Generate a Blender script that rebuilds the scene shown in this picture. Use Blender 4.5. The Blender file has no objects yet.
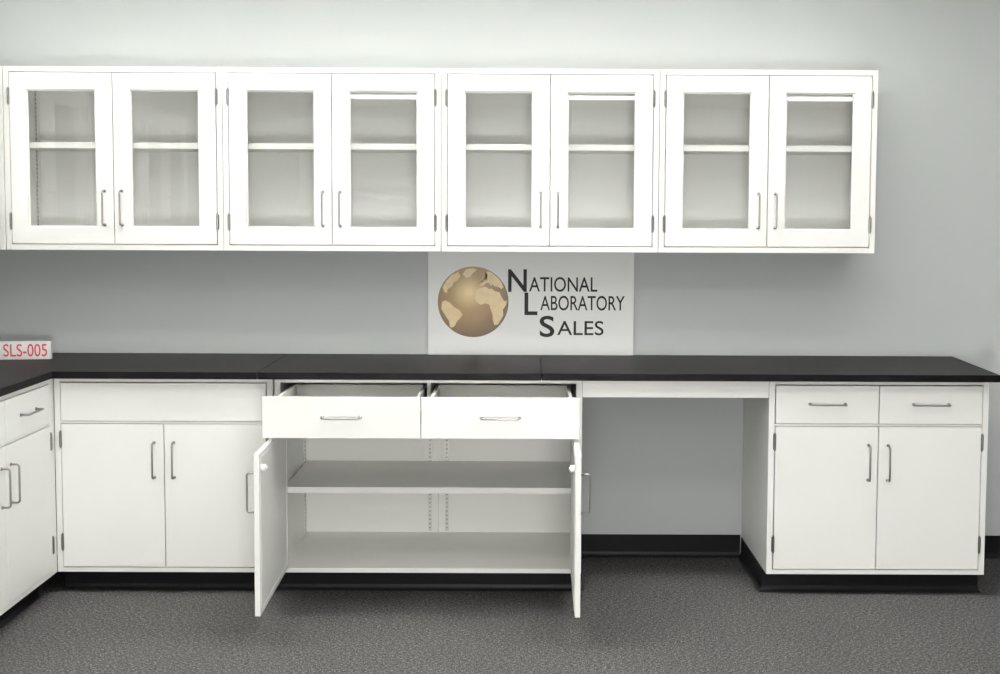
import bpy, bmesh, random
from math import *
from mathutils import Matrix, Vector
S=0.0254
random.seed(3)
col=bpy.context.scene.collection
sc=bpy.context.scene
sc.view_settings.view_transform='Standard'
sc.view_settings.look='None'
sc.view_settings.exposure=-0.14

# ---------------------------------------------------------------- materials
def lin(r,g,b):
    f=lambda c:(c/255/12.92) if c/255<=.04045 else ((c/255+.055)/1.055)**2.4
    return (f(r),f(g),f(b),1)
def base_mat(name,color,rough=.5,metal=0,var=0,vscale=8,bump=0,bscale=200,spec=.5):
    m=bpy.data.materials.new(name);m.use_nodes=True
    nt=m.node_tree;b=nt.nodes['Principled BSDF']
    b.inputs['Base Color'].default_value=color
    b.inputs['Roughness'].default_value=rough
    b.inputs['Metallic'].default_value=metal
    b.inputs['Specular IOR Level'].default_value=spec
    tc=nt.nodes.new('ShaderNodeTexCoord')
    if var:
        n=nt.nodes.new('ShaderNodeTexNoise');n.inputs['Scale'].default_value=vscale;n.inputs['Detail'].default_value=4
        nt.links.new(tc.outputs['Object'],n.inputs['Vector'])
        r=nt.nodes.new('ShaderNodeValToRGB')
        r.color_ramp.elements[0].position=.3;r.color_ramp.elements[1].position=.7
        r.color_ramp.elements[0].color=tuple(c*(1-var) for c in color[:3])+(1,)
        r.color_ramp.elements[1].color=tuple(min(1,c*(1+var)) for c in color[:3])+(1,)
        nt.links.new(n.outputs['Fac'],r.inputs['Fac']);nt.links.new(r.outputs['Color'],b.inputs['Base Color'])
    if bump:
        n=nt.nodes.new('ShaderNodeTexNoise');n.inputs['Scale'].default_value=bscale;n.inputs['Detail'].default_value=3
        nt.links.new(tc.outputs['Object'],n.inputs['Vector'])
        bp=nt.nodes.new('ShaderNodeBump');bp.inputs['Strength'].default_value=bump;bp.inputs['Distance'].default_value=.002
        nt.links.new(n.outputs['Fac'],bp.inputs['Height']);nt.links.new(bp.outputs['Normal'],b.inputs['Normal'])
    return m
M_white=base_mat('white_enamel_steel',(.84,.84,.81,1),.38,var=.012,vscale=3,bump=.02,bscale=60)
M_wall=base_mat('grey_wall_paint',(.455,.478,.47,1),.75,var=.015,vscale=1.2,bump=.12,bscale=260,spec=.3)
M_ceil=base_mat('ceiling_tile',(.87,.87,.86,1),.9,var=.04,vscale=60)
M_counter=base_mat('black_epoxy_resin',(.0055,.005,.0053,1),.45,var=.25,vscale=9,bump=.03,bscale=300,spec=.07)
M_cove=base_mat('black_rubber_cove',(.005,.005,.0065,1),.45,var=.15,vscale=20,spec=.2)
M_metal=base_mat('satin_nickel',(.36,.35,.34,1),.28,1,var=.04,vscale=40)
M_hinge=base_mat('hinge_steel',(.24,.23,.22,1),.35,1,var=.05,vscale=40)
M_slot=base_mat('slot_shadow_dark',(.06,.06,.06,1),.7,var=.1)
M_strip=base_mat('galvanised_strip',(.62,.62,.6,1),.45,.4,var=.05,vscale=30)
M_board=base_mat('sign_board_gloss',(.70,.71,.70,1),.45,var=.01,vscale=3,spec=.3)
M_black=base_mat('sign_print_black',(.012,.012,.013,1),.5,var=.1,spec=.2)
M_red=base_mat('sign_print_red',(.5,.05,.07,1),.5,var=.05)
M_beige=base_mat('globe_land_beige',lin(212,188,142),.4,var=.08,vscale=40)
M_trof=base_mat('troffer_frame_white',(.8,.8,.8,1),.5,var=.02)

def mat_glass():
    m=bpy.data.materials.new('clear_glass_pane');m.use_nodes=True;nt=m.node_tree;nt.nodes.clear()
    o=nt.nodes.new('ShaderNodeOutputMaterial');mix=nt.nodes.new('ShaderNodeMixShader')
    t=nt.nodes.new('ShaderNodeBsdfTransparent');g=nt.nodes.new('ShaderNodeBsdfGlossy')
    fr=nt.nodes.new('ShaderNodeFresnel');fr.inputs['IOR'].default_value=1.5
    mul=nt.nodes.new('ShaderNodeMath');mul.operation='MULTIPLY';mul.inputs[1].default_value=2.0
    t.inputs['Color'].default_value=(.985,.992,.985,1);g.inputs['Roughness'].default_value=.01
    n=nt.nodes.new('ShaderNodeTexNoise');n.inputs['Scale'].default_value=2.5
    bp=nt.nodes.new('ShaderNodeBump');bp.inputs['Strength'].default_value=.03
    nt.links.new(n.outputs['Fac'],bp.inputs['Height']);nt.links.new(bp.outputs['Normal'],g.inputs['Normal'])
    nt.links.new(fr.outputs[0],mul.inputs[0]);nt.links.new(mul.outputs[0],mix.inputs[0])
    nt.links.new(t.outputs[0],mix.inputs[1]);nt.links.new(g.outputs[0],mix.inputs[2]);nt.links.new(mix.outputs[0],o.inputs[0])
    return m
M_glass=mat_glass()
def mat_carpet():
    m=bpy.data.materials.new('grey_loop_carpet');m.use_nodes=True;nt=m.node_tree;b=nt.nodes['Principled BSDF']
    b.inputs['Roughness'].default_value=.95;b.inputs['Specular IOR Level'].default_value=.1
    tc=nt.nodes.new('ShaderNodeTexCoord')
    def noise(sc_,d,scale=(1,1,1)):
        mp=nt.nodes.new('ShaderNodeMapping');mp.inputs['Scale'].default_value=scale
        n=nt.nodes.new('ShaderNodeTexNoise');n.inputs['Scale'].default_value=sc_;n.inputs['Detail'].default_value=d;n.inputs['Roughness'].default_value=.7
        nt.links.new(tc.outputs['Object'],mp.inputs[0]);nt.links.new(mp.outputs[0],n.inputs['Vector']);return n
    a=noise(210,3,(1,.35,1));c=noise(200,3,(.35,1,1));d=noise(1.6,3)
    ad=nt.nodes.new('ShaderNodeMath');ad.operation='ADD'
    nt.links.new(a.outputs['Fac'],ad.inputs[0]);nt.links.new(c.outputs['Fac'],ad.inputs[1])
    hf=nt.nodes.new('ShaderNodeMath');hf.operation='MULTIPLY';hf.inputs[1].default_value=.5
    nt.links.new(ad.outputs[0],hf.inputs[0])
    r=nt.nodes.new('ShaderNodeValToRGB');e=r.color_ramp.elements
    e[0].position=.4;e[0].color=(.014,.0138,.0138,1);e[1].position=.61;e[1].color=(.12,.117,.116,1)
    k=e.new(.5);k.color=(.043,.0418,.0415,1)
    nt.links.new(hf.outputs[0],r.inputs['Fac'])
    r2=nt.nodes.new('ShaderNodeValToRGB');r2.color_ramp.elements[0].color=(.85,.85,.85,1);r2.color_ramp.elements[1].color=(1.1,1.1,1.1,1)
    nt.links.new(d.outputs['Fac'],r2.inputs['Fac'])
    mx=nt.nodes.new('ShaderNodeMixRGB');mx.blend_type='MULTIPLY';mx.inputs[0].default_value=1
    nt.links.new(r.outputs['Color'],mx.inputs[1]);nt.links.new(r2.outputs['Color'],mx.inputs[2])
    nt.links.new(mx.outputs[0],b.inputs['Base Color'])
    bp=nt.nodes.new('ShaderNodeBump');bp.inputs['Strength'].default_value=.3;bp.inputs['Distance'].default_value=.002
    nt.links.new(hf.outputs[0],bp.inputs['Height']);nt.links.new(bp.outputs['Normal'],b.inputs['Normal'])
    return m
M_carpet=mat_carpet()
def mat_globe():
    m=bpy.data.materials.new('globe_gold_print');m.use_nodes=True;nt=m.node_tree;b=nt.nodes['Principled BSDF']
    b.inputs['Roughness'].default_value=.4
    tc=nt.nodes.new('ShaderNodeTexCoord');mp=nt.nodes.new('ShaderNodeMapping')
    r_=6.25*S
    mp.inputs['Location'].default_value=(.1,0,-.22);mp.inputs['Scale'].default_value=(.8/r_,0,.8/r_)
    g=nt.nodes.new('ShaderNodeTexGradient');g.gradient_type='SPHERICAL'
    nt.links.new(tc.outputs['Object'],mp.inputs[0]);nt.links.new(mp.outputs[0],g.inputs[0])
    r=nt.nodes.new('ShaderNodeValToRGB');e=r.color_ramp.elements
    e[0].position=0;e[0].color=lin(80,58,28);e[1].position=.95;e[1].color=lin(222,196,142)
    k=e.new(.25);k.color=lin(120,92,48);k=e.new(.6);k.color=lin(156,126,74)
    nt.links.new(g.outputs['Fac'],r.inputs['Fac']);nt.links.new(r.outputs['Color'],b.inputs['Base Color'])
    return m
M_globe=mat_globe()
def mat_emit(name,st):
    m=bpy.data.materials.new(name);m.use_nodes=True;nt=m.node_tree;b=nt.nodes['Principled BSDF']
    b.inputs['Base Color'].default_value=(.8,.8,.8,1)
    b.inputs['Emission Color'].default_value=(1,.985,.955,1);b.inputs['Emission Strength'].default_value=st
    return m
M_emit=mat_emit('troffer_lens_lit',8)
M_emit2=mat_emit('troffer_lens_bright',17)
M_up=mat_emit('added_uplight_glow',335)  # glow for the added uplight, not a known fixture

# ---------------------------------------------------------------- builders
def empty(name,loc,rz=0,parent=None):
    o=bpy.data.objects.new(name,None);col.objects.link(o)
    o.empty_display_size=.1;o.location=Vector(loc)*S;o.rotation_euler=(0,0,rz)
    if parent:o.parent=parent
    return o
def obj(name,bm,mat,parent=None,loc=(0,0,0),rz=0,bevel=0,smooth=False):
    bmesh.ops.scale(bm,vec=(S,S,S),verts=bm.verts)
    bmesh.ops.recalc_face_normals(bm,faces=bm.faces)
    me=bpy.data.meshes.new(name);bm.to_mesh(me);bm.free()
    me.materials.append(mat)
    if smooth:
        for p in me.polygons:p.use_smooth=True
    o=bpy.data.objects.new(name,me);col.objects.link(o)
    o.location=Vector(loc)*S;o.rotation_euler=(0,0,rz)
    if parent:o.parent=parent
    if bevel:
        b=o.modifiers.new('bevel','BEVEL');b.width=bevel*S;b.segments=2;b.limit_method='ANGLE';b.angle_limit=radians(40)
    return o
def bx(bm,x0,x1,y0,y1,z0,z1):
    v=[bm.verts.new((x,y,z)) for x in(x0,x1) for y in(y0,y1) for z in(z0,z1)]
    for f in((0,1,3,2),(4,6,7,5),(0,4,5,1),(2,3,7,6),(0,2,6,4),(1,5,7,3)):bm.faces.new([v[i] for i in f])
def boxes(name,L,mat,parent=None,bevel=.04,loc=(0,0,0),rz=0):
    bm=bmesh.new()
    for b in L:bx(bm,*b)
    return obj(name,bm,mat,parent,loc,rz,bevel)
def ring(bm,x0,x1,z0,z1,a,b,c,d,y0,y1):
    O=[(x0,z0),(x1,z0),(x1,z1),(x0,z1)];I=[(a,c),(b,c),(b,d),(a,d)]
    vs={}
    for k,P in(('O',O),('I',I)):
        for y in(y0,y1):vs[k,y]=[bm.verts.new((p[0],y,p[1])) for p in P]
    for i in range(4):
        j=(i+1)%4
        for y in(y0,y1):bm.faces.new([vs['O',y][i],vs['O',y][j],vs['I',y][j],vs['I',y][i]])
        for k in'OI':bm.faces.new([vs[k,y0][i],vs[k,y0][j],vs[k,y1][j],vs[k,y1][i]])
def sweep(bm,pts,r,nrm,seg=10):
    nrm=Vector(nrm).normalized();rings=[]
    for i,p in enumerate(pts):
        t=(Vector(pts[min(i+1,len(pts)-1)])-Vector(pts[max(i-1,0)])).normalized()
        s=t.cross(nrm).normalized()
        rings.append([bm.verts.new(Vector(p)+r*(cos(2*pi*k/seg)*nrm+sin(2*pi*k/seg)*s)) for k in range(seg)])
    for a,b in zip(rings,rings[1:]):
        for k in range(seg):bm.faces.new([a[k],a[(k+1)%seg],b[(k+1)%seg],b[k]])
    bm.faces.new(rings[0]);bm.faces.new(rings[-1][::-1])
def handle(parent,x,z,yf,vertical=True,L=5.6,out=1.25,name='handle'):
    path=[(-L/2,0)];c=.4
    for k in range(6):
        a=pi/2*k/5;path.append((-L/2+c-c*cos(a),out-c+c*sin(a)))
    for k in range(6):
        a=pi/2*k/5;path.append((L/2-c+c*sin(a),out-c+c*cos(a)))
    path.append((L/2,0))
    bm=bmesh.new()
    if vertical:
        sweep(bm,[(x,yf-o,z+s) for s,o in path],.15,(1,0,0))
        for e in(-1,1):sweep(bm,[(x,yf,z+e*L/2),(x,yf-.12,z+e*L/2)],.26,(1,0,0),12)
    else:
        sweep(bm,[(x+s,yf-o,z) for s,o in path],.15,(0,0,1))
        for e in(-1,1):sweep(bm,[(x+e*L/2,yf,z),(x+e*L/2,yf-.12,z)],.26,(0,0,1),12)
    return obj(name,bm,M_metal,parent,smooth=True)
def hinge(parent,x,z,yf,name='hinge'):
    bm=bmesh.new()
    sweep(bm,[(x,yf-.12,z-1.25),(x,yf-.12,z+1.25)],.2,(1,0,0),12)
    sweep(bm,[(x,yf-.12,z-1.45),(x,yf-.12,z-1.25)],.13,(1,0,0),8)
    sweep(bm,[(x,yf-.12,z+1.25),(x,yf-.12,z+1.45)],.13,(1,0,0),8)
    for dz in(-.42,.42):sweep(bm,[(x,yf-.12,z+dz-.03),(x,yf-.12,z+dz+.03)],.23,(1,0,0),12)
    bx(bm,x-.28,x+.28,yf-.03,yf+.05,z-1.2,z+1.2)
    return obj(name,bm,M_hinge,parent)
def pilasters(parent,L,axis,z0,z1,tag):
    bm=bmesh.new();bs=bmesh.new()
    for x,y,s in L:
        if axis=='x':
            bx(bm,min(x,x+s*.12),max(x,x+s*.12),y-.32,y+.32,z0,z1)
            z=z0+.5
            while z<z1-.5:
                bx(bs,min(x+s*.1,x+s*.135),max(x+s*.1,x+s*.135),y-.17,y+.17,z,z+.22);z+=.75
        else:
            bx(bm,x-.32,x+.32,y-.12,y,z0,z1);z=z0+.5
            while z<z1-.5:
                bx(bs,x-.12,x+.12,y-.135,y-.1,z,z+.2);z+=.75
    obj('shelf_standards_'+tag,bm,M_strip,parent);obj('standard_slots_'+tag,bs,M_slot,parent)

def wall_cabinet(loc,rz=0,W=35.9,D=12.9,z0=55.02,z1=85.18):
    e=empty('wall_cabinet',loc,rz)
    t=.9
    boxes('carcass',[(0,t,0,D,z0,z1),(W-t,W,0,D,z0,z1),(t,W-t,0,D,z1-t,z1),(t,W-t,0,D,z0,z0+t),(t,W-t,D-.3,D,z0+t,z1-t)],M_white,e,.05)
    zs=72.35
    boxes('shelf',[(t+.15,W-t-.15,1.4,D-.5,zs-.5,zs+.5)],M_white,e,.05)
    pilasters(e,[(t,2.4,1),(t,D-2.2,1),(W-t,2.4,-1),(W-t,D-2.2,-1)],'x',z0+t+.2,z1-t-.2,'side')
    g=.14;m=W/2;zb,zt=z0+t+g,z1-t-g
    for nm,a,b,hs in(('door_left',t+g,m-g/2,-1),('door_right',m+g/2,W-t-g,1)):
        bm=bmesh.new();so=2.75
        A,B,C,Dd=a+so,b-so,zb+2.75,zt-2.75
        ring(bm,a,b,zb,zt,A,B,C,Dd,-.18,.65)
        d=obj(nm,bm,M_white,e,bevel=.09)
        bm=bmesh.new();ring(bm,A-.02,B+.02,C-.02,Dd+.02,A+.22,B-.22,C+.22,Dd-.22,.12,.5)
        obj(nm+'_glazing_bead',bm,M_white,d,bevel=.05)
        bm=bmesh.new()
        v=[bm.verts.new(p) for p in((A,.3,C),(B,.3,C),(B,.3,Dd),(A,.3,Dd))];bm.faces.new(v)
        obj(nm+'_glass',bm,M_glass,d)
        hx=(b-1.45) if hs<0 else (a+1.25)
        handle(d,hx,62.0,-.18,True,name=nm+'_handle')
        px=a-.12 if hs<0 else b+.12
        hinge(e,px,80.3,-.12);hinge(e,px,59.75,-.12)
    return e

def cove_path(bm,pts,zt=3.85):
    prof=[(0,0),(0,zt),(.12,zt),(.14,.9),(.25,.4),(.5,.12),(.8,0)]
    n=len(pts);rings=[]
    for i,p in enumerate(pts):
        p=Vector(p)
        d1=(Vector(pts[i])-Vector(pts[i-1])).normalized() if i>0 else None
        d2=(Vector(pts[i+1])-Vector(pts[i])).normalized() if i<n-1 else None
        if d1 is None:d1=d2
        if d2 is None:d2=d1
        n1=Vector((d1.y,-d1.x));n2=Vector((d2.y,-d2.x))
        mit=(n1+n2)/(1+n1.dot(n2))
        rings.append([bm.verts.new((p.x+mit.x*o,p.y+mit.y*o,z)) for o,z in prof])
    for a,b in zip(rings,rings[1:]):
        for k in range(len(prof)):
            j=(k+1)%len(prof);bm.faces.new([a[k],a[j],b[j],b[k]])
    bm.faces.new(rings[0]);bm.faces.new(rings[-1][::-1])

ZT=35.2;ZK=3.65
def base_cabinet(loc,rz,W,D=22.3,drawers=2,open_=False,coves=('front',)):
    e=empty('base_cabinet',loc,rz);t=.95
    boxes('carcass',[(0,t,0,D,ZK,ZT),(W-t,W,0,D,ZK,ZT),(t,W-t,0,D,ZK,ZK+.75),(t,W-t,D-.3,D,ZK+.75,ZT),
        (t,W-t,0,.9,ZT-.8,ZT),(t,W-t,.05,.85,27.75,28.05)],M_white,e,.05)
    boxes('plinth',[(.15,W-.15,3.1,D,0,ZK)],M_cove,e,0)
    bm=bmesh.new();P=[]
    if 'left' in coves:P+=[(.0,D-.1)]
    P+=[(0 if 'left' in coves else 0.02,3.05),(W if 'right' in coves else W-.02,3.05)]
    if 'right' in coves:P+=[(W,D-.1)]
    cove_path(bm,P,ZK-.03)
    obj('toe_kick_cove',bm,M_cove,e)
    g=.14;m=W/2
    zd0,zd1=28.15,ZT-.8-g
    boxes_d=[(t+g,m-g/2),(m+g/2,W-t-g)] if drawers==2 else [(t+g,W-t-g)]
    ext=14.0 if open_ else 0
    for i,(a,b) in enumerate(boxes_d):
        d=boxes(('drawer_%d'%(i+1)) if drawers==2 else 'blank_panel',[(a,b,-.18,.6,zd0,zd1)],M_white,e,.07,loc=(0,-ext,0))
        if drawers==2:
            handle(d,(a+b)/2,(zd0+zd1)/2+.1,-.18,False,name='drawer_handle_%d'%(i+1))
            q0,q1=a+.75,b-.75;L=20.5
            boxes('drawer_box_%d'%(i+1),[(q0,q0+.5,.6,L,zd0+.4,zd1-1.0),(q1-.5,q1,.6,L,zd0+.4,zd1-1.0),(q0+.5,q1-.5,L-.5,L,zd0+.4,zd1-1.0),
                (q0+.5,q1-.5,.6,L-.5,zd0+.4,zd0+.65),(q0+.5,q1-.5,.6,.9,zd0+.65,zd1-1.0)],M_white,d,.04)
            boxes('drawer_slides_%d'%(i+1),[(q0-.4,q0-.02,1,L,zd0+1.2,zd0+2.6),(q1+.02,q1+.4,1,L,zd0+1.2,zd0+2.6)],M_hinge,d,.03)
    if drawers==2:
        boxes('centre_drawer_divider',[(m-.3,m+.3,.9,D-.3,28.05,ZT)],M_white,e,.03)
        boxes('drawer_deck',[(t,W-t,.9,D-.3,27.8,27.95)],M_white,e,0)
    zb,zt=ZK+.75+g,27.65
    doors=(('door_left',t+g,m-g/2,-1),('door_right',m+g/2,W-t-g,1))
    for nm,a,b,hs in doors:
        w=b-a
        if hs<0:
            rot=-radians(88.4) if open_ else 0
            d=boxes(nm,[(0,w,-.18,.6,zb,zt)],M_white,e,.07,loc=(a+(.35 if open_ else 0),-.45 if open_ else 0,0),rz=rot);hx=w-1.5
        else:
            rot=radians(89.3) if open_ else 0
            d=boxes(nm,[(-w,0,-.18,.6,zb,zt)],M_white,e,.07,loc=(b,-.45 if open_ else 0,0),rz=rot);hx=-w+1.5
        handle(d,hx,21.9,-.18,True,name=nm+'_handle')
        if open_:
            s=-hs
            bm=bmesh.new();ring(bm,*sorted((s*.6,s*(w-.6))),zb+.6,zt-.6,*sorted((s*1.0,s*(w-1.0))),zb+1,zt-1,.6,.68)
            obj(nm+'_inner_pan_rim',bm,M_white,d,bevel=.03)
            bm=bmesh.new();sweep(bm,[(s*(w-1.6),.6,zt-2.2),(s*(w-1.6),1.3,zt-2.2)],.55,(1,0,0),16)
            sweep(bm,[(s*(w-1.6),1.3,zt-2.2),(s*(w-1.6),1.5,zt-2.2)],.3,(1,0,0),16)
            obj(nm+'_strike',bm,M_white,d,bevel=.04)
        hp=a-.1 if hs<0 else b+.1
        hinge(e,hp,25.2,-.12);hinge(e,hp,8.6,-.12)
    if open_:
        zs=16.8
        boxes('shelf',[(t+.15,W-t-.15,1.2,D-.5,zs-.5,zs+.5)],M_white,e,.05)
        pilasters(e,[(t,2.6,1),(t,D-2.2,1),(W-t,2.6,-1),(W-t,D-2.2,-1)],'x',ZK+1,27.6,'side')
        pilasters(e,[(m-1.5,D-.3,0),(m+1.5,D-.3,0)],'y',ZK+1,27.6,'back')
        boxes('back_panel_seam',[(m-.1,m+.1,D-.36,D-.3,ZK+.8,27.6)],M_strip,e,0)
        boxes('catch_block',[(m-1.2,m+1.2,.9,1.6,27.0,27.75)],M_metal,e,.04)
    return e

# ---------------------------------------------------------------- room
XL,XR,YF,ZC=-13.5,268,-345,107
boxes('floor',[(XL-4,XR+4,YF-4,4,-4,0)],M_carpet,None,0)
boxes('ceiling',[(XL-4,XR+4,YF-4,4,ZC,ZC+4)],M_ceil,None,0)
boxes('wall_back',[(XL-4,XR+4,0,4,0,ZC)],M_wall,None,0)
boxes('wall_left',[(XL-4,XL,YF,0,0,ZC)],M_wall,None,0)
boxes('wall_right',[(XR,XR+4,YF,0,0,ZC)],M_wall,None,0)
boxes('wall_front',[(XL-4,XR+4,YF-4,YF,0,ZC)],M_wall,None,0)
for nm,p in(('baseboard_back',[(95.6,-.02),(124.75,-.02)]),('baseboard_back_end',[(160.3,-.02),(XR-.9,-.02)]),('baseboard_right',[(XR-.02,-.9),(XR-.02,YF+.9)])):
    bm=bmesh.new();cove_path(bm,p,4.0);obj(nm,bm,M_cove)

for X in(31,120,210):
    for Y in(-293,-200,-110):
        e=empty('ceiling_light',(X,Y,ZC))
        boxes('lens',[(-22.5,22.5,-10.5,10.5,-.3,-.1)],M_emit2 if Y<-250 else M_emit,e,0)
        boxes('frame',[(-24,24,-12,-10.5,-.8,0),(-24,24,10.5,12,-.8,0),(-24,-22.5,-10.5,10.5,-.8,0),(22.5,24,-10.5,10.5,-.8,0)],M_trof,e,.05)
# added out-of-view uplight, made up to brighten the upper wall off the ceiling
e=empty('added_uplight',(72,-56,0))
boxes('added_uplight_housing',[(-84,84,-2.6,2.6,95.6,95.9),(-84,84,-2.9,-2.6,95.6,97.2),(-84,84,2.6,2.9,95.6,97.2),(-84.3,-84,-2.9,2.9,95.6,97.2),(84,84.3,-2.9,2.9,95.6,97.2)],M_trof,e,.05)
boxes('lens',[(-83.8,83.8,-2.4,2.4,96.6,96.8)],M_up,e,0)  # emitting strip of the added uplight
boxes('added_uplight_rods',[(-70.1,-69.9,-.1,.1,96.8,ZC),(69.9,70.1,-.1,.1,96.8,ZC)],M_metal,e,0)
# added fill light behind / below the camera, brightens the cabinet interiors
l=bpy.data.lights.new('added_fill_light','AREA');l.shape='RECTANGLE';l.size=44*S;l.size_y=22*S;l.energy=108;l.color=(1,.985,.96)
lo=bpy.data.objects.new('added_fill_light',l);col.objects.link(lo);lo.location=Vector((92,-222,34))*S
lo.rotation_euler=(radians(98),0,0)

# ---------------------------------------------------------------- cabinets
for k in range(4):
    wall_cabinet((36*k+.05,-13,0))
for k in range(3):
    wall_cabinet((-.45,-14.2-36*(k+1),0),radians(90))
boxes('wall_cabinet_corner_filler',[(XL+.1,-.05,-13,-.1,55.02,85.18)],M_white,None,.05)

base_cabinet((11.1,-22.5,0),0,34.8,drawers=0)
base_cabinet((46.15,-22.5,0),0,49.0,drawers=2,open_=True,coves=('front','right'))
base_cabinet((124.96,-22.5,0),0,35.1,drawers=2,coves=('left','front','right'))
base_cabinet((11.1,-58.7,0),radians(90),35.0,drawers=2)
base_cabinet((11.1,-93.8,0),radians(90),35.0,drawers=2)
boxes('corner_filler_panel',[(10.3,11.05,-23.6,-22.55,ZK,ZT)],M_white,None,.03)
boxes('knee_space_apron',[(95.2,124.9,-22.4,-21.6,32.2,ZT)],M_white,None,.05)

def prism(bm,poly,z0,z1):
    a=[bm.verts.new((x,y,z0)) for x,y in poly];b=[bm.verts.new((x,y,z1)) for x,y in poly]
    bm.faces.new(a[::-1]);bm.faces.new(b)
    for i in range(len(poly)):
        j=(i+1)%len(poly);bm.faces.new([a[i],a[j],b[j],b[i]])
bm=bmesh.new();z0,z1=ZT+.01,36.35
prism(bm,[(XL+.05,-.05),(43.9,-.05),(43.9,-25),(11.8,-25),(11.8,-94),(XL+.05,-94)],z0,z1)
prism(bm,[(43.96,-.05),(88.6,-.05),(88.6,-25),(43.96,-25)],z0,z1)
prism(bm,[(88.66,-.05),(162.0,-.05),(160.9,-25),(88.66,-25)],z0,z1)
obj('countertop',bm,M_counter,bevel=.09)

# ---------------------------------------------------------------- signs
def text(name,s,x0,x1,z,h,y,mat,parent,fontw=0.006):
    c=bpy.data.curves.new(name,'FONT');c.body=s;c.size=1;c.extrude=0;c.offset=fontw
    o=bpy.data.objects.new(name+'_tmp',c);col.objects.link(o)
    bpy.context.view_layer.update()
    me=bpy.data.meshes.new_from_object(o.evaluated_get(bpy.context.evaluated_depsgraph_get()))
    bpy.data.objects.remove(o)
    xs=[v.co.x for v in me.vertices];ys=[v.co.y for v in me.vertices]
    sx=(x1-x0)/(max(xs)-min(xs));mn=min(xs);my=min(ys);sy=h/(max(ys)-my)
    for v in me.vertices:
        X=x0+(v.co.x-mn)*sx;Z=z+(v.co.y-my)*sy
        v.co=(X*S,y*S,Z*S)
    me.materials.clear();me.materials.append(mat);me.name=name
    r=bpy.data.objects.new(name,me);col.objects.link(r);r.parent=parent
    return r
zc=36.36
e=empty('company_sign',(68.85,-.6,zc))
boxes('board',[(0,36.3,-.15,.35,.0,18.3)],M_board,e,.03)
yp=-.165;dz=36.0-zc
text('letter_n','N',14.1,17.4,11.55+dz,4.0,yp,M_black,e,.015)
text('word_national','ATIONAL',17.8,29.85,11.6+dz,2.6,yp,M_black,e)
text('letter_l','L',17.0,19.3,7.45+dz,4.0,yp,M_black,e,.015)
text('word_laboratory','ABORATORY',19.8,34.7,8.3+dz,2.6,yp,M_black,e)
text('letter_s','S',19.7,22.3,3.55+dz,3.8,yp,M_black,e,.015)
text('word_sales','ALES',22.8,31.0,3.9+dz,2.55,yp,M_black,e)
R=6.25;g=empty('globe_print',(7.95,0,9.75+dz),0,e)
bm=bmesh.new();vs=[bm.verts.new((R*cos(2*pi*k/72),-.16,R*sin(2*pi*k/72))) for k in range(72)];bm.faces.new(vs)
obj('globe_disc',bm,M_globe,g)
conts=[[(0.12,0.35),(0.22,.4),(0.36,0.43),(0.44,.37),(0.52,0.38),(0.62,0.3),(0.74,0.28),(0.80,0.14),(0.88,0.02),(.95,.04),(0.93,-0.08),(0.84,-0.22),(0.85,-.38),(0.78,-0.5),(0.70,-0.64),(0.6,-0.66),(0.54,-0.5),(0.54,-.35),(0.48,-0.2),(0.46,-0.08),(0.36,-.04),(0.2,-0.08),(0.08,0.02),(0.04,0.1),(0.05,0.24)],
[(0.16,0.46),(0.2,.55),(.28,.56),(0.25,.62),(0.36,.68),(.4,.76),(0.34,.85),(.46,.86),(.6,.77),(.72,.66),(.8,.55),(.86,.42),(.8,.36),(.72,.42),(.6,.44),(.56,.5),(.5,.45),(.44,.54),(.36,.54),(.28,.46)],
[(-.88,-.0),(-.78,.04),(-.66,-.02),(-.55,-.14),(-.38,-.24),(-.3,-.36),(-.38,-.48),(-.46,-.56),(-.52,-.68),(-.6,-.74),(-.66,-.7),(-.68,-.55),(-.8,-.36),(-.9,-.2)],
[(-.3,.78),(-.2,.92),(.0,.95),(.1,.9),(.0,.82),(-.1,.7),(-.2,.68)],
[(-.86,.42),(-.75,.6),(-.6,.76),(-.42,.84),(-.36,.72),(-.46,.6),(-.54,.56),(-.6,.44),(-.72,.36),(-.74,.24),(-.82,.28)]]
bm=bmesh.new()
for c in conts:
    bm.faces.new([bm.verts.new((x*R,-.172,z*R)) for x,z in c])
bmesh.ops.triangulate(bm,faces=bm.faces)
obj('globe_continents',bm,M_beige,g)

e=empty('label_block',(-2.9,-10.6,zc),radians(7))
boxes('block',[(0,8.6,0,1.0,0,3.05)],M_board,e,.06)
text('label_text','SLS-005',.9,8.0,.5,2.15,-.015,M_red,e)

# ---------------------------------------------------------------- camera
cam=bpy.data.cameras.new('camera');co=bpy.data.objects.new('camera',cam);col.objects.link(co)
cam.sensor_width=36;cam.lens=1209.99/1000*36;cam.shift_x=-.0304;cam.shift_y=-.04757
cam.clip_start=.05;cam.clip_end=100
co.matrix_world=Matrix.Translation(Vector((86.07,-213.76,61.87))*S)@Matrix.Rotation(radians(-.2198),4,'Z')@Matrix.Rotation(radians(90-3.7272),4,'X')@Matrix.Rotation(radians(.2605),4,'Z')
sc.camera=co
w=bpy.data.worlds.new('world');sc.world=w;w.use_nodes=True
w.node_tree.nodes['Background'].inputs[0].default_value=(.5,.5,.5,1)
w.node_tree.nodes['Background'].inputs[1].default_value=.1
